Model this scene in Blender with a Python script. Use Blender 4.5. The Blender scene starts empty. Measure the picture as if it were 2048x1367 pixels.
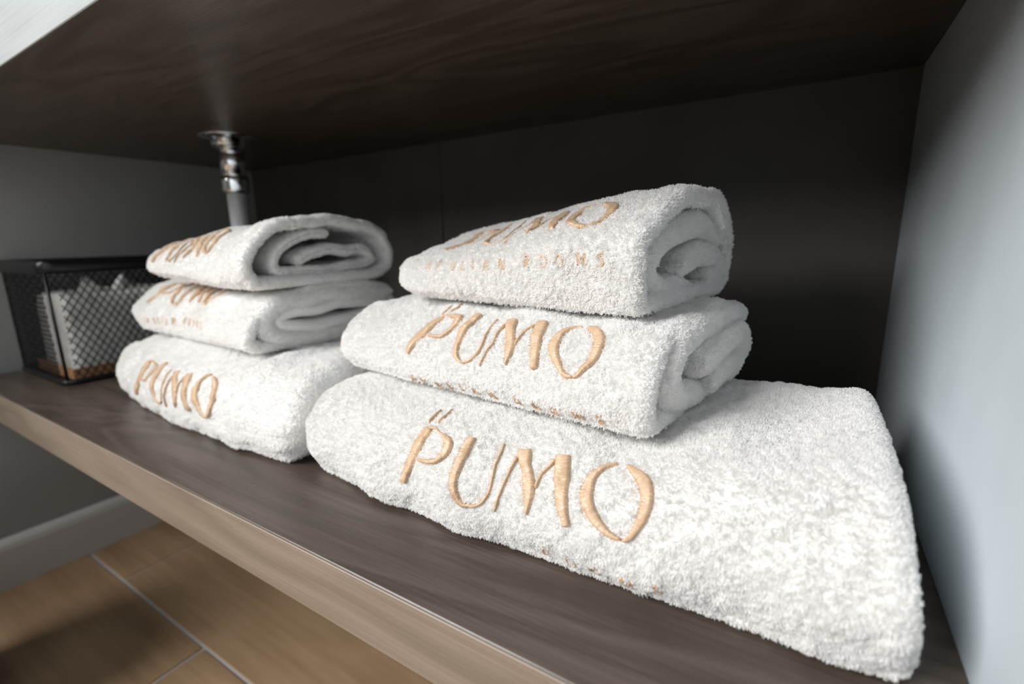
import bpy, bmesh, math
import numpy as np
from mathutils import Matrix, Vector

SC = bpy.context.scene
COL = SC.collection
R = math.radians

# ------------------------------------------------------------------ camera
# world: x to the right along the shelves, y into the shelf, z up; z = 0 is the top of the lower shelf,
# y = 0 its front edge, x = 0 the right-hand wall.  Metres.
CAM_POS = Vector((-0.0781, -0.1645, 0.1977))
YAW, PITCH, ROLL = -0.5563, -0.2109, -0.0196
fw = Vector((math.sin(YAW) * math.cos(PITCH), math.cos(YAW) * math.cos(PITCH), math.sin(PITCH)))
rt = Vector((math.cos(YAW), -math.sin(YAW), 0.0))
up = rt.cross(fw)
rt, up = math.cos(ROLL) * rt + math.sin(ROLL) * up, -math.sin(ROLL) * rt + math.cos(ROLL) * up
cam_data = bpy.data.cameras.new('camera')
cam = bpy.data.objects.new('camera', cam_data)
COL.objects.link(cam)
cam.matrix_world = Matrix(((rt.x, up.x, -fw.x, CAM_POS.x), (rt.y, up.y, -fw.y, CAM_POS.y),
                           (rt.z, up.z, -fw.z, CAM_POS.z), (0, 0, 0, 1)))
cam_data.sensor_width = 36.0
cam_data.lens = 957.7 / 2048 * 36.0
cam_data.clip_start = 0.01
cam_data.dof.use_dof = True
cam_data.dof.focus_distance = 0.325
cam_data.dof.aperture_fstop = 4.0
SC.camera = cam

# ------------------------------------------------------------------ world, window light, exposure
world = bpy.data.worlds.new('world')
SC.world = world
world.use_nodes = True
bg = world.node_tree.nodes['Background']
bg.inputs[0].default_value = (1.0, 0.955, 0.90, 1)
bg.inputs[1].default_value = 0.125

def area(name, loc, target, sx, sy, power, color):
    l = bpy.data.lights.new(name, 'AREA')
    l.shape = 'RECTANGLE'
    l.size, l.size_y = sx, sy
    l.energy = power
    l.color = color
    o = bpy.data.objects.new(name, l)
    COL.objects.link(o)
    o.location = loc
    d = Vector(target) - Vector(loc)
    o.rotation_euler = d.to_track_quat('-Z', 'Y').to_euler()
    return o

# daylight of a tall window in front of and to the left of the shelves
area('window_daylight', (-1.52, -1.62, 1.38), (-0.45, 0.0, 0.1), 1.3, 1.4, 101.0, (1.0, 0.99, 0.98))

SC.view_settings.view_transform = 'Standard'
SC.view_settings.look = 'None'
SC.view_settings.gamma = 1.0
SC.view_settings.use_curve_mapping = False
SC.view_settings.exposure = 0.0
SC.cycles.max_bounces = 8
SC.cycles.diffuse_bounces = 5
SC.cycles.glossy_bounces = 4
SC.cycles.transparent_max_bounces = 8
SC.cycles.caustics_reflective = False
SC.cycles.caustics_refractive = False
SC.cycles.use_denoising = True

# ------------------------------------------------------------------ helpers
def link(name, data, parent=None):
    o = bpy.data.objects.new(name, data)
    COL.objects.link(o)
    if parent is not None:
        o.parent = parent
    return o

def mesh_obj(name, verts, faces, mat, parent=None, smooth=True, uv=None):
    me = bpy.data.meshes.new(name)
    me.from_pydata([tuple(v) for v in verts], [], [tuple(int(i) for i in f) for f in faces])
    if mat is not None:
        me.materials.append(mat)
    if smooth:
        me.polygons.foreach_set('use_smooth', [True] * len(me.polygons))
    if uv is not None:
        lay = me.uv_layers.new(name='UVMap')
        li = np.empty(len(me.loops), dtype=np.int32)
        me.loops.foreach_get('vertex_index', li)
        lay.data.foreach_set('uv', np.asarray(uv, dtype=np.float32)[li].ravel())
    me.update()
    return link(name, me, parent)

def bm_obj(name, bm, mat, parent=None, smooth=False):
    me = bpy.data.meshes.new(name)
    bmesh.ops.recalc_face_normals(bm, faces=bm.faces)
    bm.to_mesh(me)
    bm.free()
    me.materials.append(mat)
    if smooth:
        me.polygons.foreach_set('use_smooth', [True] * len(me.polygons))
    return link(name, me, parent)

def box_bm(lo, hi, bevel=0.0, seg=2, bm=None):
    new = bmesh.new()
    bmesh.ops.create_cube(new, size=1.0)
    lo, hi = Vector(lo), Vector(hi)
    for v in new.verts:
        v.co = Vector(((v.co[k] + 0.5) * (hi[k] - lo[k]) + lo[k]) for k in range(3))
    if bevel > 0:
        bmesh.ops.bevel(new, geom=new.edges[:], offset=bevel, segments=seg, affect='EDGES', profile=0.5)
    if bm is None:
        return new
    me = bpy.data.meshes.new('tmp')
    new.to_mesh(me)
    new.free()
    bm.from_mesh(me)
    bpy.data.meshes.remove(me)
    return bm

def lathe(name, prof, mat, parent, n=40, centre=(0, 0)):
    v, f = [], []
    for r, z in prof:
        for k in range(n):
            a = 2 * math.pi * k / n
            v.append((centre[0] + r * math.cos(a), centre[1] + r * math.sin(a), z))
    m = len(prof)
    for i in range(m - 1):
        for k in range(n):
            k2 = (k + 1) % n
            f.append((i * n + k, i * n + k2, (i + 1) * n + k2, (i + 1) * n + k))
    f.append(tuple(range(n))[::-1])
    f.append(tuple((m - 1) * n + k for k in range(n)))
    o = mesh_obj(name, v, f, mat, parent)
    return o

def tag(o, label=None, cat=None, group=None, kind=None):
    if label: o['label'] = label
    if cat: o['category'] = cat
    if group: o['group'] = group
    if kind: o['kind'] = kind
    return o

def empty(name, loc=(0, 0, 0)):
    o = bpy.data.objects.new(name, None)
    o.empty_display_size = 0.05
    COL.objects.link(o)
    o.location = loc
    return o

# ------------------------------------------------------------------ materials
def new_mat(name, base=(0.5, 0.5, 0.5), rough=0.5, spec=0.5, metal=0.0):
    m = bpy.data.materials.new(name)
    m.use_nodes = True
    b = m.node_tree.nodes['Principled BSDF']
    b.inputs['Base Color'].default_value = (*base, 1)
    b.inputs['Roughness'].default_value = rough
    b.inputs['Specular IOR Level'].default_value = spec
    b.inputs['Metallic'].default_value = metal
    return m

def nodes_of(m):
    return m.node_tree.nodes, m.node_tree.links, m.node_tree.nodes['Principled BSDF']

def wood(name, dark, light, scale, rough, spec, grain=(3.0, 60.0, 60.0), bump=0.15, swirl=0.6, ring_scale=9.0):
    """Wood grain running along object x: stretched noise over broad distorted growth bands."""
    m = new_mat(name, dark, rough, spec)
    N, L, b = nodes_of(m)
    tc = N.new('ShaderNodeTexCoord')
    mp = N.new('ShaderNodeMapping')
    mp.inputs['Scale'].default_value = tuple(g * scale for g in grain)
    L.new(tc.outputs['Object'], mp.inputs[0])
    fine = N.new('ShaderNodeTexNoise')
    fine.inputs['Scale'].default_value = 6.0
    fine.inputs['Detail'].default_value = 6.0
    fine.inputs['Roughness'].default_value = 0.62
    L.new(mp.outputs[0], fine.inputs['Vector'])
    mp2 = N.new('ShaderNodeMapping')
    mp2.inputs['Scale'].default_value = (1.0 * scale, 5.0 * scale, 5.0 * scale)
    L.new(tc.outputs['Object'], mp2.inputs[0])
    wv = N.new('ShaderNodeTexNoise')
    wv.inputs['Scale'].default_value = 2.2
    wv.inputs['Detail'].default_value = 2.0
    wv.inputs['Distortion'].default_value = swirl
    L.new(mp2.outputs[0], wv.inputs['Vector'])
    mul = N.new('ShaderNodeMath'); mul.operation = 'MULTIPLY'
    mul.inputs[1].default_value = ring_scale
    L.new(wv.outputs[0], mul.inputs[0])
    frac = N.new('ShaderNodeMath'); frac.operation = 'PINGPONG'
    frac.inputs[1].default_value = 0.5
    L.new(mul.outputs[0], frac.inputs[0])
    mix = N.new('ShaderNodeMix'); mix.data_type = 'FLOAT'
    mix.inputs[0].default_value = 0.45
    L.new(fine.outputs[0], mix.inputs[2])
    L.new(frac.outputs[0], mix.inputs[3])
    ramp = N.new('ShaderNodeValToRGB')
    ramp.color_ramp.elements[0].position = 0.28
    ramp.color_ramp.elements[0].color = (*dark, 1)
    ramp.color_ramp.elements[1].position = 0.62
    ramp.color_ramp.elements[1].color = (*light, 1)
    L.new(mix.outputs[0], ramp.inputs[0])
    L.new(ramp.outputs[0], b.inputs['Base Color'])
    bp = N.new('ShaderNodeBump')
    bp.inputs['Strength'].default_value = bump
    bp.inputs['Distance'].default_value = 0.001
    L.new(fine.outputs[0], bp.inputs['Height'])
    L.new(bp.outputs[0], b.inputs['Normal'])
    return m

def plaster(name, c, rough=0.6, bump=0.05, scale=180.0, spec=0.4, var=0.06):
    m = new_mat(name, c, rough, spec)
    N, L, b = nodes_of(m)
    tc = N.new('ShaderNodeTexCoord')
    n = N.new('ShaderNodeTexNoise')
    n.inputs['Scale'].default_value = scale
    n.inputs['Detail'].default_value = 4
    L.new(tc.outputs['Object'], n.inputs['Vector'])
    n2 = N.new('ShaderNodeTexNoise')
    n2.inputs['Scale'].default_value = 9.0
    n2.inputs['Detail'].default_value = 3
    L.new(tc.outputs['Object'], n2.inputs['Vector'])
    ramp = N.new('ShaderNodeValToRGB')
    ramp.color_ramp.elements[0].position = 0.3
    ramp.color_ramp.elements[0].color = (*[x * (1 - var) for x in c], 1)
    ramp.color_ramp.elements[1].position = 0.7
    ramp.color_ramp.elements[1].color = (*[min(1, x * (1 + var)) for x in c], 1)
    L.new(n2.outputs[0], ramp.inputs[0])
    L.new(ramp.outputs[0], b.inputs['Base Color'])
    bp = N.new('ShaderNodeBump')
    bp.inputs['Strength'].default_value = bump
    bp.inputs['Distance'].default_value = 0.001
    L.new(n.outputs[0], bp.inputs['Height'])
    L.new(bp.outputs[0], b.inputs['Normal'])
    return m

M_SHELF = wood('dark_wood_laminate', (0.059, 0.043, 0.033), (0.118, 0.090, 0.073), 1.0, 0.34, 0.55, grain=(1.6, 90.0, 90.0), bump=0.25, swirl=1.1, ring_scale=7.0)
M_EDGE = wood('oak_edge_band', (0.185, 0.142, 0.105), (0.275, 0.218, 0.168), 1.0, 0.42, 0.5, grain=(0.7, 60.0, 130.0), bump=0.2, swirl=0.1, ring_scale=5.0)
M_EDGE_GLARE = wood('window_glare_edge_band', (0.36, 0.39, 0.395), (0.47, 0.50, 0.50), 1.0, 0.42, 0.5, grain=(0.7, 60.0, 130.0), bump=0.15, swirl=0.1, ring_scale=5.0)  # upper shelf band: blown-out window light put into the colour as pale grey
M_TILE = wood('oak_look_tile', (0.25, 0.155, 0.085), (0.36, 0.24, 0.14), 1.0, 0.5, 0.4, grain=(1.0, 22.0, 22.0), bump=0.08, swirl=0.2, ring_scale=3.0)
M_GROUT = plaster('grey_grout', (0.42, 0.41, 0.40), 0.9, 0.2)
M_WALL_R = plaster('pale_grey_paint', (0.58, 0.645, 0.685), 0.55)
M_WALL_L = plaster('grey_paint', (0.27, 0.265, 0.255), 0.6)
M_WALL_B = plaster('dark_grey_tile', (0.075, 0.068, 0.060), 0.5, 0.12, 320.0, 0.35, 0.16)
M_JOINT = plaster('dark_joint', (0.03, 0.027, 0.024), 0.9)
M_SKIRT = plaster('white_skirting_paint', (0.52, 0.51, 0.49), 0.35, 0.02)
M_CHROME = new_mat('chrome', (0.82, 0.83, 0.84), 0.10, 0.5, 1.0)
M_STEEL = new_mat('satin_steel', (0.80, 0.82, 0.84), 0.42, 0.5, 0.35)
M_BLACK = new_mat('black_enamel', (0.006, 0.006, 0.007), 0.30, 0.35)
M_BIN = new_mat('dark_brown_plastic', (0.03, 0.015, 0.012), 0.4, 0.5)

def terry_material(name):
    m = new_mat(name, (0.88, 0.868, 0.85), 0.95, 0.15)
    N, L, b = nodes_of(m)
    b.inputs['Sheen Weight'].default_value = 0.15
    b.inputs['Sheen Roughness'].default_value = 0.6
    tc = N.new('ShaderNodeTexCoord')
    n = N.new('ShaderNodeTexVoronoi')
    n.inputs['Scale'].default_value = 700.0
    L.new(tc.outputs['Object'], n.inputs['Vector'])
    bp = N.new('ShaderNodeBump')
    bp.inputs['Strength'].default_value = 0.6
    bp.inputs['Distance'].default_value = 0.0012
    bp.invert = True
    L.new(n.outputs['Distance'], bp.inputs['Height'])
    L.new(bp.outputs[0], b.inputs['Normal'])
    return m

M_TERRY = terry_material('white_terry_cloth')
M_PILE = new_mat('white_terry_loops', (0.93, 0.924, 0.914), 1.0, 0.0)

def fibre(m, amount):
    """cotton loops let light through: part diffuse, part translucent"""
    N, L, b = nodes_of(m)
    t = N.new('ShaderNodeBsdfTranslucent')
    t.inputs[0].default_value = b.inputs['Base Color'].default_value
    mx = N.new('ShaderNodeMixShader')
    mx.inputs[0].default_value = amount
    out = [n for n in N if n.type == 'OUTPUT_MATERIAL'][0]
    L.new(b.outputs[0], mx.inputs[1]); L.new(t.outputs[0], mx.inputs[2])
    L.new(mx.outputs[0], out.inputs[0])
fibre(M_PILE, 0.42)

def thread_material():
    m = new_mat('gold_satin_thread', (0.62, 0.40, 0.235), 0.33, 0.8)
    N, L, b = nodes_of(m)
    b.inputs['Sheen Weight'].default_value = 0.25
    b.inputs['Sheen Roughness'].default_value = 0.3
    uv = N.new('ShaderNodeUVMap')
    mp = N.new('ShaderNodeMapping')
    mp.inputs['Scale'].default_value = (2600.0, 160.0, 1.0)   # uv in metres: fine across the stroke's length
    L.new(uv.outputs[0], mp.inputs[0])
    n = N.new('ShaderNodeTexNoise')
    n.inputs['Scale'].default_value = 1.0
    n.inputs['Detail'].default_value = 2.0
    L.new(mp.outputs[0], n.inputs['Vector'])
    ramp = N.new('ShaderNodeValToRGB')
    ramp.color_ramp.elements[0].position = 0.3
    ramp.color_ramp.elements[0].color = (0.47, 0.295, 0.165, 1)
    ramp.color_ramp.elements[1].position = 0.7
    ramp.color_ramp.elements[1].color = (0.72, 0.51, 0.335, 1)
    L.new(n.outputs[0], ramp.inputs[0])
    L.new(ramp.outputs[0], b.inputs['Base Color'])
    bp = N.new('ShaderNodeBump')
    bp.inputs['Strength'].default_value = 0.9
    bp.inputs['Distance'].default_value = 0.0005
    L.new(n.outputs[0], bp.inputs['Height'])
    L.new(bp.outputs[0], b.inputs['Normal'])
    return m

M_THREAD = thread_material()

# ------------------------------------------------------------------ the setting
GAP, THICK, DEPTH, LEFT, FLOOR, SKIRT = 0.36, 0.0456, 0.5034, -1.1863, -0.3596, 0.084

def structure(name, bm, mat, smooth=False):
    o = bm_obj(name, bm, mat, None, smooth)
    o['kind'] = 'structure'
    return o

# floor: grout bed with wood-look tiles laid in running bond, long side along x
floor = structure('floor', box_bm((-1.30, -2.6, FLOOR - 0.06), (0.06, 0.56, FLOOR - 0.0025)), M_GROUT)
TW, TL, GR = 0.245, 1.19, 0.005
row = 0
y0 = 0.0925
tile_rows = [(y0 + k * 0.25, off) for k, off in ((-11, 0.3), (-10, -.1), (-9, .5), (-8, .1), (-7, -.3), (-6, .2), (-5, 0.6), (-4, 0.05), (-3, 0.45), (-2, -0.15), (-1, 0.0), (0, -0.272), (1, 0.25))]
rng = np.random.default_rng(4)
for y, off in tile_rows:
    x = -0.7575 + off - 1.195
    while x < 0.06:
        xa, xb = max(x, -1.30), min(x + TL, 0.06)
        ya, yb = y, min(y + TW, 0.55)
        if xb - xa > 0.02:
            bm = box_bm((xa, ya, FLOOR - 0.01), (xb, yb, FLOOR + rng.uniform(-0.0002, 0.0002)), 0.0008, 1)
            bm_obj('tile', bm, M_TILE, floor)
        x += 1.195

wall_back = structure('wall_back', box_bm((-1.30, DEPTH + 0.006, FLOOR - 0.05), (0.06, DEPTH + 0.08, 1.5)), M_JOINT)
for xa, xb in ((-1.30, -0.6322), (-0.6298, 0.055)):
    for za, zb in ((FLOOR - 0.03, 0.6), (0.6025, 1.5)):
        bm_obj('tile', box_bm((xa, DEPTH, za), (xb, DEPTH + 0.008, zb), 0.0008, 1), M_WALL_B, wall_back)
wall_right = structure('wall_right', box_bm((0.0, -2.6, FLOOR - 0.05), (0.08, DEPTH, 1.5)), M_WALL_R)
wall_left = structure('wall_left', box_bm((LEFT - 0.1, -0.62, FLOOR - 0.05), (LEFT, DEPTH, 1.5)), M_WALL_L)

# skirting board on the left wall, with a rounded top edge
prof = [(0, FLOOR), (0.014, FLOOR), (0.014, FLOOR + SKIRT - 0.016), (0.0125, FLOOR + SKIRT - 0.008), (0.009, FLOOR + SKIRT - 0.003), (0.004, FLOOR + SKIRT), (0, FLOOR + SKIRT)]
v, f = [], []
for y in (-0.62, DEPTH):
    for px, pz in prof:
        v.append((LEFT + px, y, pz))
n = len(prof)
for i in range(n):
    f.append((i, (i + 1) % n, n + (i + 1) % n, n + i))
f += [tuple(range(n))[::-1], tuple(range(n, 2 * n))]
sk = mesh_obj('baseboard_left', v, f, M_SKIRT, None, smooth=False)
sk['kind'] = 'structure'

# ------------------------------------------------------------------ the two shelves
def shelf(label, z_top, band, band_label):
    root = empty('shelf', ((LEFT) / 2, DEPTH / 2, z_top - THICK))
    tag(root, label, 'shelf', 'dark wood shelves of the niche')
    o = Vector(root.location)
    def loc(p): return Vector(p) - o
    bm_obj('board', box_bm(loc((LEFT, 0.0012, z_top - THICK)), loc((-0.0004, DEPTH - 0.0005, z_top)), 0.0006, 1), M_SHELF, root)
    e = bm_obj('edge_band', box_bm(loc((LEFT, -0.0006, z_top - THICK + 0.0003)), loc((-0.0004, 0.0012, z_top - 0.0002)), 0.0009, 3), band, root, smooth=False)
    e['label'] = band_label
    return root

shelf('lower dark wood shelf carrying the towels and basket', 0.0, M_EDGE, 'oak coloured edge band along the shelf front')
shelf('upper dark wood shelf overhead with chrome pipe below it', GAP + THICK, M_EDGE_GLARE, 'edge band along the shelf front, window glare put into its colour')

# ------------------------------------------------------------------ chrome waste pipe under the upper shelf
px_, py_ = -0.858, 0.278
pipe = empty('drain_pipe', (px_, py_, 0.0))
tag(pipe, 'chrome drain pipe hanging from the upper shelf behind the left towels', 'pipe')
lathe('flange', [(0.012, GAP - 0.0002), (0.042, GAP - 0.0002), (0.042, GAP - 0.0018), (0.037, GAP - 0.0035), (0.027, GAP - 0.0045), (0.0255, GAP - 0.014), (0.0225, GAP - 0.017), (0.0185, GAP - 0.0175)], M_CHROME, pipe)
lathe('upper_tube', [(0.0178, GAP - 0.010), (0.0178, 0.298)], M_CHROME, pipe)
lathe('slip_nut', [(0.0170, 0.302), (0.0192, 0.301), (0.0197, 0.296), (0.0197, 0.280), (0.0185, 0.2765), (0.0140, 0.276)], M_CHROME, pipe)
lathe('lower_tube', [(0.0140, 0.278), (0.0140, 0.0005)], M_STEEL, pipe)

# ------------------------------------------------------------------ folded towels
def cr_loop(pts, m):
    """closed Catmull-Rom through control points, m samples per span"""
    p = np.asarray(pts, float)
    k = len(p)
    out = []
    for i in range(k):
        p0, p1, p2, p3 = p[(i - 1) % k], p[i], p[(i + 1) % k], p[(i + 2) % k]
        t = (np.arange(m) / m)[:, None]
        out.append(0.5 * ((2 * p1) + (-p0 + p2) * t + (2 * p0 - 5 * p1 + 4 * p2 - p3) * t ** 2 + (-p0 + 3 * p1 - 3 * p2 + p3) * t ** 3))
    return np.concatenate(out)

def cr_open(pts, m):
    p = np.asarray(pts, float)
    q = np.vstack([2 * p[0] - p[1], p, 2 * p[-1] - p[-2]])
    out = []
    for i in range(len(p) - 1):
        p0, p1, p2, p3 = q[i], q[i + 1], q[i + 2], q[i + 3]
        t = (np.arange(m) / m)[:, None]
        out.append(0.5 * ((2 * p1) + (-p0 + p2) * t + (2 * p0 - 5 * p1 + 4 * p2 - p3) * t ** 2 + (-p0 + 3 * p1 - 3 * p2 + p3) * t ** 3))
    out.append(p[-1:])
    return np.concatenate(out)

def resample(p, n):
    d = np.concatenate([[0], np.cumsum(np.linalg.norm(np.diff(p, axis=0), axis=1))])
    s = np.linspace(0, d[-1], n)
    return np.stack([np.interp(s, d, p[:, k]) for k in range(p.shape[1])], 1)

class Waves:
    """smooth pseudo-random field: a sum of sinusoids"""
    def __init__(self, seed, wavelength, n=14):
        r = np.random.default_rng(seed)
        d = r.normal(size=(n, 3)); d /= np.linalg.norm(d, axis=1)[:, None]
        self.k = d * (2 * np.pi / (wavelength * r.uniform(0.6, 1.6, n)))[:, None]
        self.p = r.uniform(0, 2 * np.pi, n)
        self.a = 1 / math.sqrt(n / 2)
    def __call__(self, P):
        s = np.zeros(P.shape[:-1])
        for k, p in zip(self.k, self.p):
            s += np.sin(P @ k + p)
        return s * self.a

def grid_normals(P, closed):
    """P[j, i] with j along x and i round the profile (possibly closed)"""
    if closed:
        ds = np.roll(P, -1, 1) - np.roll(P, 1, 1)
    else:
        ds = np.gradient(P, axis=1)
    dx = np.gradient(P, axis=0)
    n = np.cross(dx, ds)
    return n / np.maximum(np.linalg.norm(n, axis=2), 1e-12)[..., None]

class Shell:
    """outer tube of a folded towel. stations: [(x, control loop)], the loop starts under the front edge and runs up the
    front, over the top, down the back and home along the bottom. Left end closes as a rounded fold, right end either
    closes too or opens as a lip of cloth of thickness th."""
    def __init__(self, W, stations, xend, open_right, th, lround, rround, seed, wrinkle=0.0016, m=14):
        xs = np.arange(-W, 1e-9, 0.0035)
        xs = np.linspace(-W, 0, len(xs))
        loops = np.stack([cr_loop(p, m) for _, p in stations])       # station, i, 2
        sx = np.array([s for s, _ in stations])
        order = np.argsort(sx)
        sx, loops = sx[order], loops[order]
        nI = loops.shape[1]
        G = np.empty((len(xs), nI, 2))
        for i in range(nI):
            for c in range(2):
                G[:, i, c] = np.interp(xs, sx, loops[:, i, c])
        ker = np.ones(7) / 7
        if len(sx) > 2:
            Gp = np.concatenate([np.repeat(G[:1], 6, 0), G, np.repeat(G[-1:], 6, 0)])
            for _ in range(2):
                Gp = np.apply_along_axis(lambda a: np.convolve(a, ker, 'same'), 0, Gp)
            G = Gp[6:-6]
        cen = G.mean(1, keepdims=True)
        X = np.repeat(xs[:, None], nI, 1)
        G[..., 1] = np.maximum(G[..., 1], 0.0006)
        # end shear / bow: x shifted as a function of height and depth near the right end
        w = np.clip((xs + 0.12) / 0.12, 0, 1)[:, None]
        X = X + w * xend(G[..., 0], G[..., 1])
        P = np.concatenate([X[..., None], G], 2)
        Nrm = grid_normals(P, True)
        wv = Waves(seed, 0.07); wv2 = Waves(seed + 1, 0.022); wv3 = Waves(seed + 2, 0.008)
        amp = wrinkle * wv(P) + 0.35 * wrinkle * wv2(P) + 0.18 * wrinkle * wv3(P)
        flat = np.clip((Nrm[..., 2] + 0.9) / 0.5, 0, 1)              # leave the underside flat
        P = P + Nrm * (amp * flat)[..., None]
        # left round end
        rows = []
        c3 = P.mean(1, keepdims=True)
        def end_rows(row, centre, axis_shift, r, k=9):
            out = []
            for q in range(1, k + 1):
                a = 0.5 * math.pi * q / k
                s = math.cos(a)
                ins = row - centre
                # shrink mostly in height and by r in depth
                size = np.abs(ins[:, 1:]).max(0)
                sc = np.array([1 - (1 - s) * min(1, r / size[0]), max(0.02, 1 - (1 - s) * min(1, r / size[1]))])
                rr = row.copy()
                rr[:, 1:] = centre[:, 1:] + ins[:, 1:] * sc
                rr[:, 0] += axis_shift * r * math.sin(a)
                out.append(rr)
            return out
        left = end_rows(P[0], c3[0], -1, lround)
        rows = left[::-1] + [P[j] for j in range(len(xs))]
        self.j0 = len(left)
        self.nx = len(xs)
        self.open = open_right
        if not open_right:
            rows += end_rows(P[-1], c3[-1], 1, rround)
            self.lip = None
        else:
            Nn = grid_normals(P, True)[-1]
            Nn = Nn.copy(); Nn[:, 0] = 0
            base = P[-1]
            for q in range(1, 9):                                    # rolled lip
                a = math.pi * q / 8
                rr = base - Nn * (th / 2 * (1 - math.cos(a)))
                rr = rr + np.array([th * 0.6 * math.sin(a), 0, 0])
                rows.append(rr)
            last = rows[-1]
            for d in (0.004, 0.01, 0.02, 0.035, 0.055, 0.075):
                rows.append(last + np.array([-d, 0, 0]))
        self.P = np.stack(rows)
        self.N = grid_normals(self.P, True)
        self.closed = True
        # arc length from control point 0, at every row
        seg = np.linalg.norm(np.diff(self.P, axis=1), axis=2)
        self.V = np.concatenate([np.zeros((len(rows), 1)), np.cumsum(seg, 1)], 1)
        self.xs = xs
    def surf(self, u, v):
        """point and normal at local x = u and arc length v from the lower front edge (arrays)"""
        u = np.atleast_1d(u); v = np.atleast_1d(v)
        jf = self.j0 + np.interp(u, self.xs, np.arange(self.nx))
        j = np.clip(jf.astype(int), 0, len(self.P) - 2); t = (jf - j)
        out = np.zeros((len(u), 3)); nrm = np.zeros((len(u), 3))
        for jj, w in ((j, 1 - t), (j + 1, t)):
            for k in range(len(u)):
                row = self.V[jj[k]]
                fi = np.interp(v[k], row, np.arange(len(row)))
                i = min(int(fi), len(row) - 2); s = fi - i
                out[k] += w[k] * ((1 - s) * self.P[jj[k], i] + s * self.P[jj[k], i + 1])
                nrm[k] += w[k] * ((1 - s) * self.N[jj[k], i] + s * self.N[jj[k], i + 1])
        nrm /= np.linalg.norm(nrm, axis=1)[:, None]
        return out, nrm

class Sheet:
    """a folded length of cloth seen end-on inside a towel: open centre line swept along x, thickness th, soft ends"""
    def __init__(self, line, xa, xb, th, seed, tilt=0.0, wrinkle=0.0012):
        c = resample(cr_open(line, 10), max(24, int(len(line) * 10)))
        nI = len(c)
        t = np.gradient(c, axis=0); t /= np.linalg.norm(t, axis=1)[:, None]
        nr = np.stack([-t[:, 1], t[:, 0]], 1)
        xs = np.linspace(xa, xb, max(12, int((xb - xa) / 0.004)))
        r = th * 0.55
        # profile across the thickness at the right end
        xr = [(x, 1.0) for x in xs] + [(xb + r * math.sin(a), math.cos(a)) for a in np.linspace(0.2, math.pi / 2, 6)]
        # ends of the centre line round off as well
        d = np.concatenate([[0], np.cumsum(np.linalg.norm(np.diff(c, axis=0), axis=1))])
        e = np.minimum(d, d[-1] - d)
        tip = np.sqrt(np.clip(1 - (1 - np.clip(e / (th * 0.5), 0, 1)) ** 2, 0.0, 1))
        rows_t, rows_b = [], []
        wv = Waves(seed, 0.05)
        for x, hh in xr:
            off = nr * (tip * hh * th / 2)[:, None]
            X = x + tilt * (c[:, 0] - c[0, 0])
            rows_t.append(np.column_stack([X, c + off]))
            rows_b.append(np.column_stack([X, c - off]))
        A, B = np.stack(rows_t), np.stack(rows_b)
        sh = wv(0.5 * (A + B)) * wrinkle
        A[..., 2] += sh; B[..., 2] += sh
        loop = np.concatenate([A, B[:, ::-1]], 1)                   # closed round the sheet
        self.P = loop
        self.N = -grid_normals(loop, True)
        # orient outward
        mid = loop.mean(1, keepdims=True)
        k = nI // 2
        test = (A[3, k] - B[3, k]) @ self.N[3, k]
        if test < 0:
            self.N = -self.N
        self.closed = True
        self.xs = xs

def tube_faces(nr, ni, cap0, cap1, flip=False):
    j, i = np.meshgrid(np.arange(nr - 1), np.arange(ni), indexing='ij')
    i2 = (i + 1) % ni
    f = np.stack([j * ni + i, (j + 1) * ni + i, (j + 1) * ni + i2, j * ni + i2], -1).reshape(-1, 4)
    f = [tuple(q) for q in f.tolist()]
    if cap0: f.append(tuple(range(ni)))
    if cap1: f.append(tuple(range((nr - 1) * ni, nr * ni))[::-1])
    return f

def tufts_on(P, N, density, rng, keep=None):
    """random roots and normals over a grid, density per square metre, optional keep(P, N) -> probability"""
    P2 = np.concatenate([P, P[:, :1]], 1); N2 = np.concatenate([N, N[:, :1]], 1)
    a, b, c, d = P2[:-1, :-1], P2[1:, :-1], P2[1:, 1:], P2[:-1, 1:]
    area_ = 0.5 * np.linalg.norm(np.cross(c - a, d - b), axis=2)
    w = area_.ravel()
    n = int(w.sum() * density)
    idx = rng.choice(len(w), n, p=w / w.sum())
    jj, ii = np.unravel_index(idx, area_.shape)
    s, t = rng.random(n)[:, None], rng.random(n)[:, None]
    def bil(Q):
        return (Q[jj, ii] * (1 - s) * (1 - t) + Q[jj + 1, ii] * s * (1 - t) + Q[jj + 1, ii + 1] * s * t + Q[jj, ii + 1] * (1 - s) * t)
    p, nn = bil(P2), bil(N2)
    nn /= np.maximum(np.linalg.norm(nn, axis=1), 1e-9)[:, None]
    if keep is not None:
        k = rng.random(n) < keep(p, nn)
        p, nn = p[k], nn[k]
    return p, nn

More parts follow.
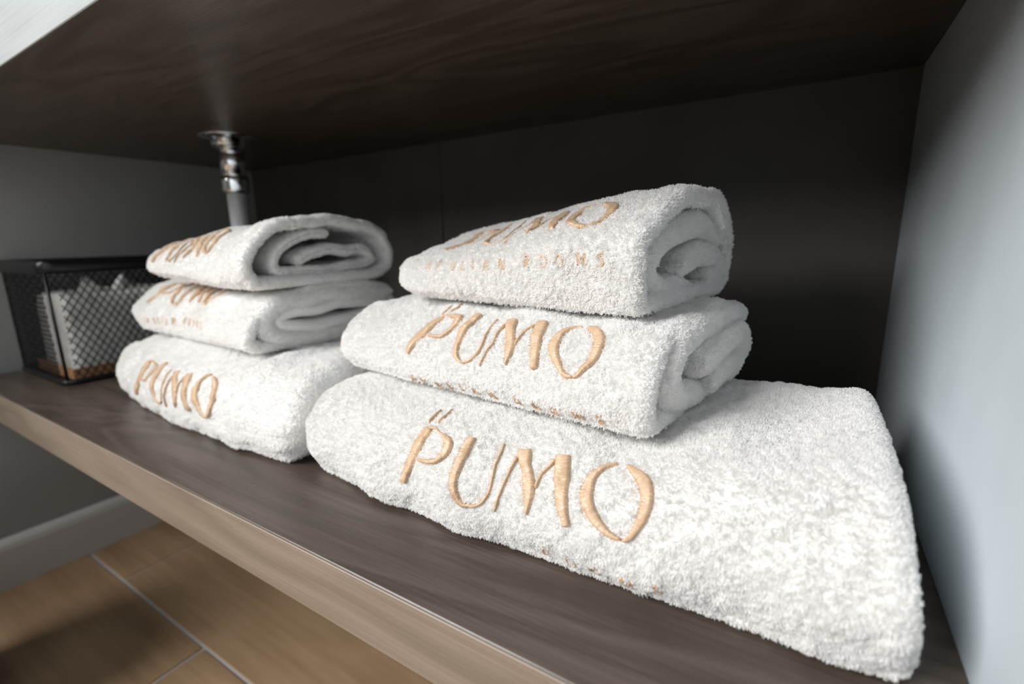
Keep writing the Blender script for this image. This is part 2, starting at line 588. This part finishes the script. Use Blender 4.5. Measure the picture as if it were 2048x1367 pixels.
def make_pile(name, roots, nrm, length, radius, seed, parent, shag=0.22):
    rng = np.random.default_rng(seed)
    n = len(roots)
    f1, f2, f3 = Waves(seed + 10, 0.011), Waves(seed + 11, 0.011), Waves(seed + 12, 0.004)
    g1 = Waves(seed + 13, 0.0035); g2 = Waves(seed + 14, 0.0035); g3 = Waves(seed + 15, 0.0035)
    lean = np.stack([f1(roots) * 0.22 + g1(roots) * 0.2, f2(roots) * 0.22 + g2(roots) * 0.2, -0.25 + 0.2 * g3(roots)], 1)
    lean[:, :2] *= shag / 0.24
    lean += rng.normal(size=(n, 3)) * shag
    lean -= nrm * np.sum(lean * nrm, 1)[:, None]
    L = length * (1 + 0.12 * f3(roots)) * rng.uniform(0.65, 1.25, n)
    L = L[:, None]
    bend = rng.normal(size=(n, 3)) * shag * 1.1
    p0 = roots - nrm * 0.0004
    d1 = nrm + 0.6 * lean
    d1 /= np.linalg.norm(d1, axis=1)[:, None]
    d2 = nrm * 0.85 + 0.8 * lean + bend
    d2 /= np.linalg.norm(d2, axis=1)[:, None]
    p1 = p0 + d1 * L * 0.55
    p2 = p1 + d2 * L * 0.5
    for q in (p0, p1, p2):
        q[:, 2] = np.maximum(q[:, 2], 0.0004)
    pts = np.stack([p0, p1, p2], 1).reshape(-1, 3).astype(np.float32)
    rad = np.tile(np.array([1.0, 0.95, 0.45], np.float32) * radius, n)
    rad *= np.repeat(rng.uniform(0.75, 1.25, n), 3).astype(np.float32)
    cu = bpy.data.hair_curves.new(name)
    cu.add_curves([3] * n)
    cu.attributes['position'].data.foreach_set('vector', pts.ravel())
    ra = cu.attributes.get('radius') or cu.attributes.new('radius', 'FLOAT', 'POINT')
    ra.data.foreach_set('value', rad)
    cu.materials.append(M_PILE)
    o = link(name, cu, parent)
    o['kind'] = 'stuff'
    return o

# ---- the embroidered logo. Strokes: (x, y, width) in millimetres on the cloth, from the foot of the P, y up.
LOGO = {
 'P': [[(15.0,43.2,4.8),(14.3,40.3,7.6),(12.2,35.9,7.7),(10.9,29.5,9.0),(8.8,22.2,8.7),(4.7,13.1,8.1),(1.5,5.4,6.2),(-0.1,-0.2,4.7)],
       [(14.4,42.9,2.4),(19.7,44.2,1.6),(25.3,43.0,1.7),(32.6,42.4,3.4),(38.0,40.5,7.5),(38.3,35.4,6.5),(35.1,28.9,3.5),(29.5,23.2,3.2),(22.9,21.0,2.5),(14.9,20.3,1.5)],
       [(11.4,45.5,1.6),(11.1,52.0,1.7),(11.1,57.1,1.3),(11.3,61.5,1.4)],
       [(20.5,48.4,1.3),(21.8,55.5,1.7),(19.7,66.3,1.5)]],
 'U': [[(53.8,49.2,6.2),(52.6,42.8,6.5),(51.3,36.2,6.4),(49.9,28.6,6.9),(49.7,21.4,6.5),(50.4,16.1,5.1),(52.2,11.0,4.8),(54.8,6.4,4.0),(59.5,3.8,2.5),(65.5,3.7,1.5),(70.3,5.3,1.5),(73.9,9.1,1.7),(76.5,15.2,1.7),(76.1,22.8,1.5),(75.2,30.8,1.5),(76.0,38.8,1.5),(75.6,45.6,1.1)]],
 'M': [[(81.2,2.3,1.1),(83.5,10.2,1.3),(85.4,20.0,1.4),(86.2,29.1,1.5),(89.3,39.9,2.0)],
       [(92.2,45.6,10.4),(93.8,41.6,9.7),(95.8,36.9,8.1),(99.3,31.2,8.1),(102.2,25.0,8.7),(103.8,19.7,7.5),(104.6,14.3,4.6),(104.7,8.0,1.1)],
       [(107.1,24.2,1.4),(108.6,32.3,1.6),(112.0,38.3,1.5),(115.8,44.1,2.1)],
       [(118.9,48.4,9.7),(120.4,43.1,10.0),(121.5,36.8,10.0),(123.2,29.1,9.1),(124.8,23.5,8.7),(127.0,17.3,7.0),(129.1,13.3,5.4),(130.9,10.0,3.8)]],
 'O': [[(151.9,52.6,1.0),(147.5,50.2,2.1),(143.1,45.5,3.1),(139.7,39.9,5.8),(138.7,33.3,7.8),(139.4,28.1,8.0),(142.3,22.5,7.7),(146.9,18.0,6.2),(152.3,13.9,4.4),(157.1,11.9,3.3),(162.1,11.8,1.5)],
       [(156.6,51.2,1.4),(160.8,49.8,4.8),(166.6,46.6,7.3),(170.5,41.0,7.8),(172.0,35.2,7.4),(171.8,29.4,6.5),(170.9,24.3,5.5),(168.8,18.9,4.3),(165.9,14.0,2.6),(162.4,11.2,1.2)]],
}
SMALL = {
 'A': [[(0, 1), (.45, 0), (.9, 1)], [(.2, .65), (.7, .65)]],
 'P': [[(.1, 1), (.1, 0), (.6, .08), (.7, .3), (.55, .52), (.1, .55)]],
 'U': [[(.05, 0), (.08, .7), (.4, 1), (.72, .7), (.75, 0)]],
 'L': [[(.1, 0), (.1, 1), (.65, 1)]],
 'I': [[(.3, 0), (.3, 1)]],
 'N': [[(.05, 1), (.05, 0), (.75, 1), (.75, 0)]],
 'R': [[(.1, 1), (.1, 0), (.6, .08), (.68, .3), (.5, .52), (.1, .52)], [(.35, .52), (.75, 1)]],
 'O': [[(.45, 0), (.1, .2), (0, .5), (.12, .85), (.45, 1), (.8, .85), (.92, .5), (.8, .2), (.45, 0)]],
 'M': [[(.0, 1), (.1, 0), (.5, .75), (.9, 0), (1, 1)]],
 'S': [[(.7, .12), (.4, 0), (.12, .22), (.4, .5), (.7, .75), (.42, 1), (.05, .88)]],
}

def smooth_stroke(pts, step):
    p = cr_open(pts, 12)
    d = np.concatenate([[0], np.cumsum(np.linalg.norm(np.diff(p[:, :2], axis=0), axis=1))])
    n = max(4, int(d[-1] / step))
    s = np.linspace(0, d[-1], n)
    return np.stack([np.interp(s, d, p[:, k]) for k in range(p.shape[1])], 1)

def stroke_mesh(shell, uvw, base, dome, rng, na=9):
    """satin stitched stroke: uvw rows (u, v, width) in metres on the towel surface -> verts, faces, uv"""
    n = len(uvw)
    t = np.gradient(uvw[:, :2], axis=0)
    t /= np.maximum(np.linalg.norm(t, axis=1), 1e-9)[:, None]
    nr = np.stack([-t[:, 1], t[:, 0]], 1)
    jl = rng.uniform(-1, 1, (n, 2)) * np.minimum(0.0003, uvw[:, 2] * 0.08)[:, None]
    a = np.linspace(-1, 1, na)
    half = uvw[:, 2] / 2
    U = np.empty((n, na)); V = np.empty((n, na)); H = np.empty((n, na))
    L = np.concatenate([[0], np.cumsum(np.linalg.norm(np.diff(uvw[:, :2], axis=0), axis=1))])
    ridge = rng.uniform(-1, 1, n)
    for k, ak in enumerate(a):
        off = ak * half + (jl[:, 0] if ak < 0 else jl[:, 1]) * abs(ak)
        U[:, k] = uvw[:, 0] + nr[:, 0] * off
        V[:, k] = uvw[:, 1] + nr[:, 1] * off
        hgt = math.sqrt(max(0, 1 - ak * ak * 0.98)) ** 0.8
        H[:, k] = base * (0.15 if abs(ak) > 0.99 else 1.0) + (dome * np.clip(half / 0.0016, 0.35, 1)) * hgt + 0.00010 * ridge * hgt
    fade = np.clip(np.minimum(L, L[-1] - L) / 0.0008, 0.25, 1)
    H *= fade[:, None]
    P, N = shell.surf(U.ravel(), V.ravel())
    verts = P + N * H.ravel()[:, None]
    uv = np.stack([np.repeat(L, na), np.tile(a, n) * np.repeat(half, na)], 1)
    faces = []
    for j in range(n - 1):
        for k in range(na - 1):
            q = j * na + k
            faces.append((q, q + 1, q + na + 1, q + na))
    return verts, faces, uv

def join_strokes(parts):
    V, F, UV, o = [], [], [], 0
    for v, f, uv in parts:
        V.append(v); UV.append(uv)
        F += [tuple(i + o for i in q) for q in f]
        o += len(v)
    return np.concatenate(V), F, np.concatenate(UV)

class Logo:
    """affine map from letter-sheet units to (u, v) on a towel"""
    def __init__(self, A):
        self.A = np.asarray(A, float)                  # 2 x 3
        self.s = math.sqrt(abs(np.linalg.det(self.A[:, :2])))
    def strokes(self, stroke_list, step=0.00055):
        out = []
        for st in stroke_list:
            p = np.array(st, float)
            q = np.column_stack([p[:, :2] @ self.A[:, :2].T + self.A[:, 2], p[:, 2] * self.s])
            out.append(smooth_stroke(q, step))
        return out

def small_strokes(ch, x, y, size, width):
    ex, ey = size * 0.80, size
    return [[(x + (px - 0.45) * ex, y + (0.5 - py) * ey, width) for px, py in st] for st in SMALL[ch]]

def tag_line(word, xs):
    return [(c, x, -24 + 0.06 * x) for c, x in zip(word, xs)]

TAG_A = tag_line('APULIAN', (3, 17, 35, 48, 60, 74, 91))
TAG_B = tag_line('ROOMS', (116, 132, 147, 165, 181))

TOWELS = []

def towel(label, group, loc, rotz, W, stations, logo, density, length=0.0018, radius=0.00026, open_right=True, th=0.008,
          lround=0.03, rround=0.03, xend=None, inner=(), seed=1, small=(), small_joined=False, wrinkle=0.0016, letters='PUMO', end_depth=0.045, shag=0.2, spikes=False):
    root = empty('folded_towel', loc)
    root.rotation_euler = (0, 0, rotz)
    tag(root, label, 'towel', group)
    sh = Shell(W, stations, xend or (lambda y, z: 0 * y), open_right, th, lround, rround, seed, wrinkle)
    nr, ni = sh.P.shape[:2]
    mesh_obj('cloth', sh.P.reshape(-1, 3), tube_faces(nr, ni, True, not open_right), M_TERRY, root)
    rng = np.random.default_rng(seed * 7 + 3)
    D = max(p[0] for _, st in stations for p in st)
    roots, nrms = [], []
    def keep(p, n):
        k = np.ones(len(p))
        k[n[:, 2] < -0.55] = 0.06
        k[(p[:, 1] > 0.8 * D) & (n[:, 1] > 0.2)] = 0.35
        k[(p[:, 0] > -0.09) & (np.abs(n[:, 0]) < 0.3)] *= 1.0
        return k
    last = sh.j0 + sh.nx + (12 if open_right else 99)
    p, n = tufts_on(sh.P[:last], sh.N[:last], density, rng, keep)
    roots.append(p); nrms.append(n)
    for kk, spec in enumerate(inner):
        s = Sheet(spec['line'], spec.get('xa', -0.10), spec['xb'], spec['th'], seed * 31 + kk, spec.get('tilt', 0.0))
        a, b = s.P.shape[:2]
        mesh_obj('inner_fold', s.P.reshape(-1, 3), tube_faces(a, b, True, True), M_TERRY, root)
        xb = spec['xb']
        p, n = tufts_on(s.P, s.N, density, rng, lambda p, n: (p[:, 0] > xb - end_depth).astype(float))
        roots.append(p); nrms.append(n)
    roots = np.concatenate(roots); nrms = np.concatenate(nrms)
    # embroidery, and the clearing it presses into the pile
    cut = []
    if logo is not None:
        lg = Logo(logo)
        srng = np.random.default_rng(seed + 77)
        for ch in letters:
            parts = []
            for st in lg.strokes(LOGO[ch] if spikes else LOGO[ch][:2] if ch == 'P' else LOGO[ch]):
                st[:, 2] = np.maximum(st[:, 2], 0.0007)
                parts.append(stroke_mesh(sh, st, 0.0019, 0.0011, srng))
                pp, _ = sh.surf(st[:, 0], st[:, 1])
                ll = np.concatenate([[0], np.cumsum(np.linalg.norm(np.diff(st[:, :2], axis=0), axis=1))])
                cut.append(np.column_stack([pp, np.minimum(st[:, 2] / 2, np.minimum(ll, ll[-1] - ll) + 0.0004) + 0.0006]))
            v, f, uv = join_strokes(parts)
            mesh_obj('embroidered_letter', v, f, M_THREAD, root, uv=uv)
        joined = []
        for ch, x, y in small:
            parts = []
            for st in lg.strokes(small_strokes(ch, x, y, 8.0, 1.5), 0.0004):
                st[:, 2] = np.maximum(st[:, 2], 0.0006)
                parts.append(stroke_mesh(sh, st, 0.0010, 0.0007, srng, na=5))
                pp, _ = sh.surf(st[:, 0], st[:, 1])
                cut.append(np.column_stack([pp, st[:, 2] / 2 - 0.0003]))
            if small_joined:
                joined += parts
            else:
                v, f, uv = join_strokes(parts)
                mesh_obj('tagline_letter', v, f, M_THREAD, root, uv=uv)
        if joined:
            v, f, uv = join_strokes(joined)
            mesh_obj('embroidered_tagline', v, f, M_THREAD, root, uv=uv)
    if cut:
        cut = np.concatenate(cut)
        cell = 0.004
        keyed = {}
        for q in cut:
            c0 = np.floor(q[:3] / cell).astype(int)
            for dx in (-1, 0, 1):
                for dy in (-1, 0, 1):
                    for dz in (-1, 0, 1):
                        keyed.setdefault((c0[0] + dx, c0[1] + dy, c0[2] + dz), []).append(q)
        keyed = {k: np.array(v) for k, v in keyed.items()}
        keepm = np.ones(len(roots), bool)
        ci = np.floor(roots / cell).astype(int)
        code = (ci[:, 0] * 4096 + ci[:, 1]) * 4096 + ci[:, 2]
        o_ = np.argsort(code, kind='stable')
        bounds = np.flatnonzero(np.diff(code[o_])) + 1
        for grp in np.split(o_, bounds):
            q = keyed.get(tuple(ci[grp[0]]))
            if q is None: continue
            d = np.linalg.norm(roots[grp][:, None, :] - q[None, :, :3], axis=2) - q[None, :, 3]
            keepm[grp] = d.min(1) > 0
        roots, nrms = roots[keepm], nrms[keepm]
    make_pile('terry_pile', roots, nrms, length, radius, seed * 13 + 5, root, shag)
    TOWELS.append((root, sh))
    return root

def prof_bath(front, h, D, lean=0.0):
    return [(front + .020, 0), (front + .003, .010), (front - .002, .034), (front + .006 + lean, h * .70), (front + .026 + lean, h * .92), (front + .065, h),
            (front + .125, h + .001), (D - .03, h - .003), (D, h * .55), (D - .012, .006), (front + .11, 0)]

def prof_hand(h, D, fr=0.0, nose=.30):
    return [(fr + .022, 0), (fr + .005, .006), (fr, h * nose), (fr + .010, h * .62), (fr + .034, h * .90), (fr + .075, h),
            (D * .70, h), (D - .018, h * .86), (D, h * .45), (D - .02, .004), (D * .5, 0)]

def prof_face(h, D):
    return [(.022, 0), (.004, .006), (0, h * .30), (.005, h * .56), (.030, h * .78), (.070, h * .95), (.11, h), (D - .035, h * .97), (D, h * .5), (D - .02, .004), (D * .5, 0)]

G_R = 'white towels stacked at the right'
G_L = 'white towels stacked at the left'

# right-hand stack --------------------------------------------------
towel('large white bath towel at the bottom of the right stack, widest of all', G_R, (-0.042, 0, 0), 0, 0.378,
      [(-0.378, prof_bath(.071, .077, .29)), (-0.25, prof_bath(.060, .077, .29)), (-0.12, prof_bath(.063, .078, .285)), (0, prof_bath(.066, .088, .28))],
      [[9.998e-04, -7.744e-06, -0.2718], [3.050e-06, 1.000e-03, 0.0406]], 4.4e6, open_right=False, lround=.026, rround=.012, shag=.13, spikes=True, length=.0017, radius=.00024,
      xend=lambda y, z: 0.008 * (1 - z / .08), seed=3, small=TAG_B)
towel('white hand towel in the middle of the right stack, gold lettering in full', G_R, (-0.156, 0.090, 0.0805), R(-7), 0.282,
      [(-0.282, prof_hand(.061, .205)), (-0.1, prof_hand(.0645, .205)), (0, prof_hand(.066, .20))],
      [[9.819e-04, -3.047e-05, -0.2000], [-3.237e-05, 9.834e-04, 0.0424]], 3.4e6, seed=5, lround=.034, th=.013, length=.0020, shag=.24, spikes=True, small=TAG_A + TAG_B,
      inner=[dict(line=[(.19, .052), (.12, .056), (.05, .050), (.030, .032), (.05, .016), (.12, .012), (.18, .014)], xb=.003, th=.019),
             dict(line=[(.06, .036), (.10, .040), (.15, .042), (.172, .032), (.15, .022), (.08, .022)], xb=.009, th=.021)])
towel('small white face towel on top of the right stack, open folded end', G_R, (-0.175, 0.125, 0.1465), R(-9), 0.212,
      [(-0.212, prof_face(.054, .17)), (-0.1, prof_face(.076, .18)), (0, prof_face(.086, .185))],
      [[9.601e-04, -8.615e-05, -0.1918], [-3.450e-05, 1.025e-03, 0.0710]], 3.4e6, seed=9, lround=.03, th=.013, shag=.27, small=TAG_A + TAG_B, length=.0024,
      inner=[dict(line=[(.165, .046), (.13, .057), (.085, .056), (.045, .045), (.030, .027), (.05, .014), (.10, .012)], xb=-.007, th=.019),
             dict(line=[(.080, .031), (.12, .037), (.152, .033), (.158, .021), (.13, .015)], xb=-.003, th=.017)])

# left-hand stack ---------------------------------------------------
towel('large white bath towel at the bottom of the left stack', G_L, (-0.475, 0, 0), 0, 0.350,
      [(-0.350, prof_bath(.078, .082, .25)), (-0.20, prof_bath(.060, .082, .27)), (0, prof_bath(.063, .084, .28))],
      [[1.069e-03, -3.802e-05, -0.2755], [-4.461e-05, 9.991e-04, 0.0388]], 1.6e6, open_right=False, lround=.036, rround=.026, seed=13, radius=.0003, shag=.14)
towel('white hand towel in the middle of the left stack, above the bath towel', G_L, (-0.557, 0.095, 0.086), R(-3), 0.284,
      [(-0.284, prof_hand(.067, .155, nose=.42)), (-0.1, prof_hand(.060, .19)), (0, prof_hand(.063, .20))],
      [[8.8e-4, -0.8e-4, -0.2500], [-0.3e-4, 9.7e-4, 0.0575]], 1.6e6, seed=15, lround=.024, th=.012, small=TAG_A + TAG_B, small_joined=True, radius=.0003,
      inner=[dict(line=[(.19, .050), (.11, .053), (.04, .048), (.020, .032), (.04, .014), (.11, .010), (.18, .012)], xb=-.001, th=.020),
             dict(line=[(.18, .040), (.11, .041), (.05, .038), (.034, .031), (.05, .024), (.11, .022), (.18, .023)], xb=.000, th=.013)])
towel('small white face towel on top of the left stack, rolled layers showing', G_L, (-0.557, 0.100, 0.151), R(-2), 0.212,
      [(-0.212, [(y, z + .008) for y, z in prof_hand(.046, .155)]), (-0.06, prof_hand(.068, .19)), (0, prof_hand(.074, .195))],
      [[7.4e-4, -0.2e-4, -0.2020], [0.4e-4, 9.5e-4, 0.0345]], 1.6e6, seed=19, lround=.022, th=.012, radius=.0003,
      inner=[dict(line=[(.105, .060), (.080, .058), (.050, .046), (.036, .030), (.045, .018), (.09, .016), (.14, .020), (.17, .026)], xb=-.004, th=.009),
             dict(line=[(.062, .026), (.09, .036), (.13, .040), (.16, .034), (.165, .026)], xb=-.006, th=.010),
             dict(line=[(.03, .010), (.09, .006), (.17, .008)], xb=-.008, th=.008)])

# ------------------------------------------------------------------ black wire basket at the left wall
BX0, BX1, BY0, BY1, BH = -1.183, -0.985, 0.062, 0.300, 0.181
bas = empty('wire_basket', ((BX0 + BX1) / 2, (BY0 + BY1) / 2, 0.0))
tag(bas, 'black wire mesh basket beside the left wall, behind the left towels', 'basket')
BO = Vector(bas.location)

def rrect(x0, x1, y0, y1, r, n=6):
    out = []
    for cx, cy, a0 in ((x1 - r, y1 - r, 0), (x0 + r, y1 - r, 90), (x0 + r, y0 + r, 180), (x1 - r, y0 + r, 270)):
        for k in range(n + 1):
            a = R(a0 + 90 * k / n)
            out.append(Vector((cx + r * math.cos(a) - BO.x, cy + r * math.sin(a) - BO.y, 0)))
    return out

def ring(name, path, prof, mat, parent):
    """closed sweep of a profile (out, up) along a closed path in the xy plane"""
    n, m = len(path), len(prof)
    v, f = [], []
    for i, p in enumerate(path):
        t = (path[(i + 1) % n] - path[i - 1]).normalized()
        o_ = Vector((t.y, -t.x, 0))
        for a, b in prof:
            v.append(p + o_ * a + Vector((0, 0, b)))
    for i in range(n):
        for k in range(m):
            f.append((i * m + k, i * m + (k + 1) % m, ((i + 1) % n) * m + (k + 1) % m, ((i + 1) % n) * m + k))
    return mesh_obj(name, v, f, mat, parent)

base_path = rrect(BX0, BX1, BY0, BY1, 0.014)
rim_prof = [(0.004 * math.cos(a), BH - 0.0095 + 0.0095 * math.sin(a)) for a in np.linspace(0, 2 * math.pi, 13)[:-1]]
ring('rim', base_path, rim_prof, M_BLACK, bas)
foot_prof = [(0.0028 * math.cos(a), 0.0045 + 0.0042 * math.sin(a)) for a in np.linspace(0, 2 * math.pi, 11)[:-1]]
ring('base_rim', base_path, foot_prof, M_BLACK, bas)

def wall_mesh(name, pa, pb, z0, z1, pitch, tall, w, parent):
    """expanded-metal diamonds between two uprights: crossing flat wires, clipped to the panel"""
    pa, pb = Vector(pa) - BO, Vector(pb) - BO
    d = pb - pa
    Lw = d.length
    d.normalize()
    nrm = Vector((d.y, -d.x, 0))
    v, f = [], []
    slope = tall / pitch
    Hh = z1 - z0
    def strip(s0, za, s1, zb, lift):
        p, q = pa + d * s0 + Vector((0, 0, za)), pa + d * s1 + Vector((0, 0, zb))
        t = (q - p).normalized()
        side = t.cross(nrm) * (w / 2)
        k = len(v)
        for e in (p, q):
            for s, h in ((-1, -1), (1, -1), (1, 1), (-1, 1)):
                v.append(e + side * s + nrm * (0.0003 * h + lift))
        f.extend([(k, k + 1, k + 5, k + 4), (k + 1, k + 2, k + 6, k + 5), (k + 2, k + 3, k + 7, k + 6), (k + 3, k, k + 4, k + 7)])
    run = Hh / slope
    n = int((Lw + run) / pitch) + 2
    for i in range(n):
        s0 = i * pitch - run
        for sgn in (1, -1):
            a, b = (s0, s0 + run) if sgn == 1 else (s0 + run, s0)
            # clip s to [0, Lw]
            pts = []
            for t in (0.0, 1.0):
                pts.append(t)
            lo, hi = 0.0, 1.0
            dv = b - a
            for bound, sg in ((0.0, 1), (Lw, -1)):
                # sg*(a + dv*t - bound) >= 0
                ca, cb = sg * (a - bound), sg * dv
                if abs(cb) < 1e-9:
                    continue
                tt = -ca / cb
                if cb > 0: lo = max(lo, tt)
                else: hi = min(hi, tt)
            if hi - lo > 0.01:
                strip(a + dv * lo, z0 + Hh * lo, a + dv * hi, z0 + Hh * hi, 0.0002 * sgn)
    o = mesh_obj(name, v, f, M_BLACK, parent, smooth=False)
    o['kind'] = 'stuff'
    return o

zz = (0.006, BH - 0.008)
wall_mesh('mesh_side', (BX1, BY0 + 0.014, 0), (BX1, BY1 - 0.014, 0), *zz, 0.0104, 0.0160, 0.0016, bas)
wall_mesh('mesh_side', (BX0 + 0.014, BY0, 0), (BX1 - 0.014, BY0, 0), *zz, 0.0085, 0.0135, 0.0016, bas)
wall_mesh('mesh_side', (BX0, BY1 - 0.014, 0), (BX0, BY0 + 0.014, 0), *zz, 0.0104, 0.0160, 0.0016, bas)
wall_mesh('mesh_side', (BX1 - 0.014, BY1, 0), (BX0 + 0.014, BY1, 0), *zz, 0.0104, 0.0160, 0.0016, bas)
# rounded mesh corners carried by an upright wire each
for cx, cy in ((BX1 - 0.004, BY0 + 0.004), (BX0 + 0.004, BY0 + 0.004), (BX1 - 0.004, BY1 - 0.004), (BX0 + 0.004, BY1 - 0.004)):
    lathe('upright', [(0.0021, 0.004), (0.0021, BH - 0.012)], M_BLACK, bas, 10, (cx - BO.x, cy - BO.y))
bm_obj('base_panel', box_bm(Vector((BX0 + 0.002, BY0 + 0.002, 0.002)) - BO, Vector((BX1 - 0.002, BY1 - 0.002, 0.0035)) - BO, 0), M_BLACK, bas)

# contents of the basket
M_KRAFT = plaster('brown_card', (0.42, 0.22, 0.11), 0.7, 0.05)
M_WRAP = new_mat('pale_plastic_film', (0.66, 0.655, 0.63), 0.25, 0.6)
N_, L_, b_ = nodes_of(M_WRAP)
t_ = N_.new('ShaderNodeTexCoord'); n_ = N_.new('ShaderNodeTexNoise'); n_.inputs['Scale'].default_value = 26.0; n_.inputs['Detail'].default_value = 4.0
n_.inputs['Distortion'].default_value = 1.2
L_.new(t_.outputs['Object'], n_.inputs['Vector'])
q_ = N_.new('ShaderNodeBump'); q_.inputs['Strength'].default_value = 0.9; q_.inputs['Distance'].default_value = 0.006
L_.new(n_.outputs[0], q_.inputs['Height']); L_.new(q_.outputs[0], b_.inputs['Normal'])

box = empty('cardboard_tray', (-1.055, 0.165, 0.0045))
tag(box, 'shallow brown card tray lying in the bottom of the wire basket', 'tray')
bm_obj('tray_floor', box_bm((-0.092, -0.090, 0), (0.060, 0.100, 0.002)), M_KRAFT, box)
for lo, hi in (((-0.092, -0.090, 0), (0.060, -0.088, 0.017)), ((-0.092, 0.098, 0), (0.060, 0.100, 0.017)), ((-0.092, -0.088, 0), (-0.090, 0.098, 0.017)), ((0.058, -0.088, 0), (0.060, 0.098, 0.017))):
    bm_obj('tray_side', box_bm(lo, hi, 0.0004, 1), M_KRAFT, box)

pk = empty('wrapped_package', (-1.045, 0.165, 0.0068))
tag(pk, 'pale plastic-wrapped package standing in the black wire basket', 'package')
def crumpled(name, lo, hi, amp, seed, parent, mat):
    bm = box_bm(lo, hi, 0.008, 3)
    bmesh.ops.subdivide_edges(bm, edges=bm.edges[:], cuts=5, use_grid_fill=True)
    w1, w2 = Waves(seed, 0.05), Waves(seed + 1, 0.02)
    bm.normal_update()
    zs = min(v.co.z for v in bm.verts)
    for v in bm.verts:
        p = np.array(v.co)
        s = float(w1(p) * amp + w2(p) * amp * 0.4)
        k = min(1.0, (v.co.z - zs) / 0.01)
        v.co += v.normal * s * k
    return bm_obj(name, bm, mat, parent, True)
crumpled('wrapper', (-0.082, -0.083, 0), (0.046, 0.085, 0.124), 0.0018, 41, pk, M_WRAP)
v, f = [], []
for i in range(15):
    for j in range(7):
        a, b = i / 14, j / 6
        v.append((-0.010 + 0.020 * math.sin(3.1 * a + 1.3 * b) + 0.012 * (b - .5) * math.cos(17 * a), -0.048 + 0.085 * a, 0.121 + 0.028 * b * (0.55 + 0.45 * math.sin(9 * a + 0.8)) ))
for i in range(14):
    for j in range(6):
        f.append((i * 7 + j, (i + 1) * 7 + j, (i + 1) * 7 + j + 1, i * 7 + j + 1))
tw = mesh_obj('film_tail', v, f, M_WRAP, pk)
md = tw.modifiers.new('thickness', 'SOLIDIFY'); md.thickness = 0.0006

# ------------------------------------------------------------------ dark bin on the floor, just reaching into the frame
bn = empty('waste_bin', (-0.935, -0.18, FLOOR + 0.0003))
tag(bn, 'dark brown bin on the floor by the left edge of the picture', 'bin')
lathe('body', [(0.094, 0), (0.097, 0.004), (0.098, 0.235), (0.096, 0.235), (0.095, 0.006), (0.001, 0.006)], M_BIN, bn)
lathe('rim', [(0.0995, 0.232), (0.103, 0.233), (0.104, 0.238), (0.102, 0.242), (0.0985, 0.241), (0.0975, 0.236)], M_BIN, bn)
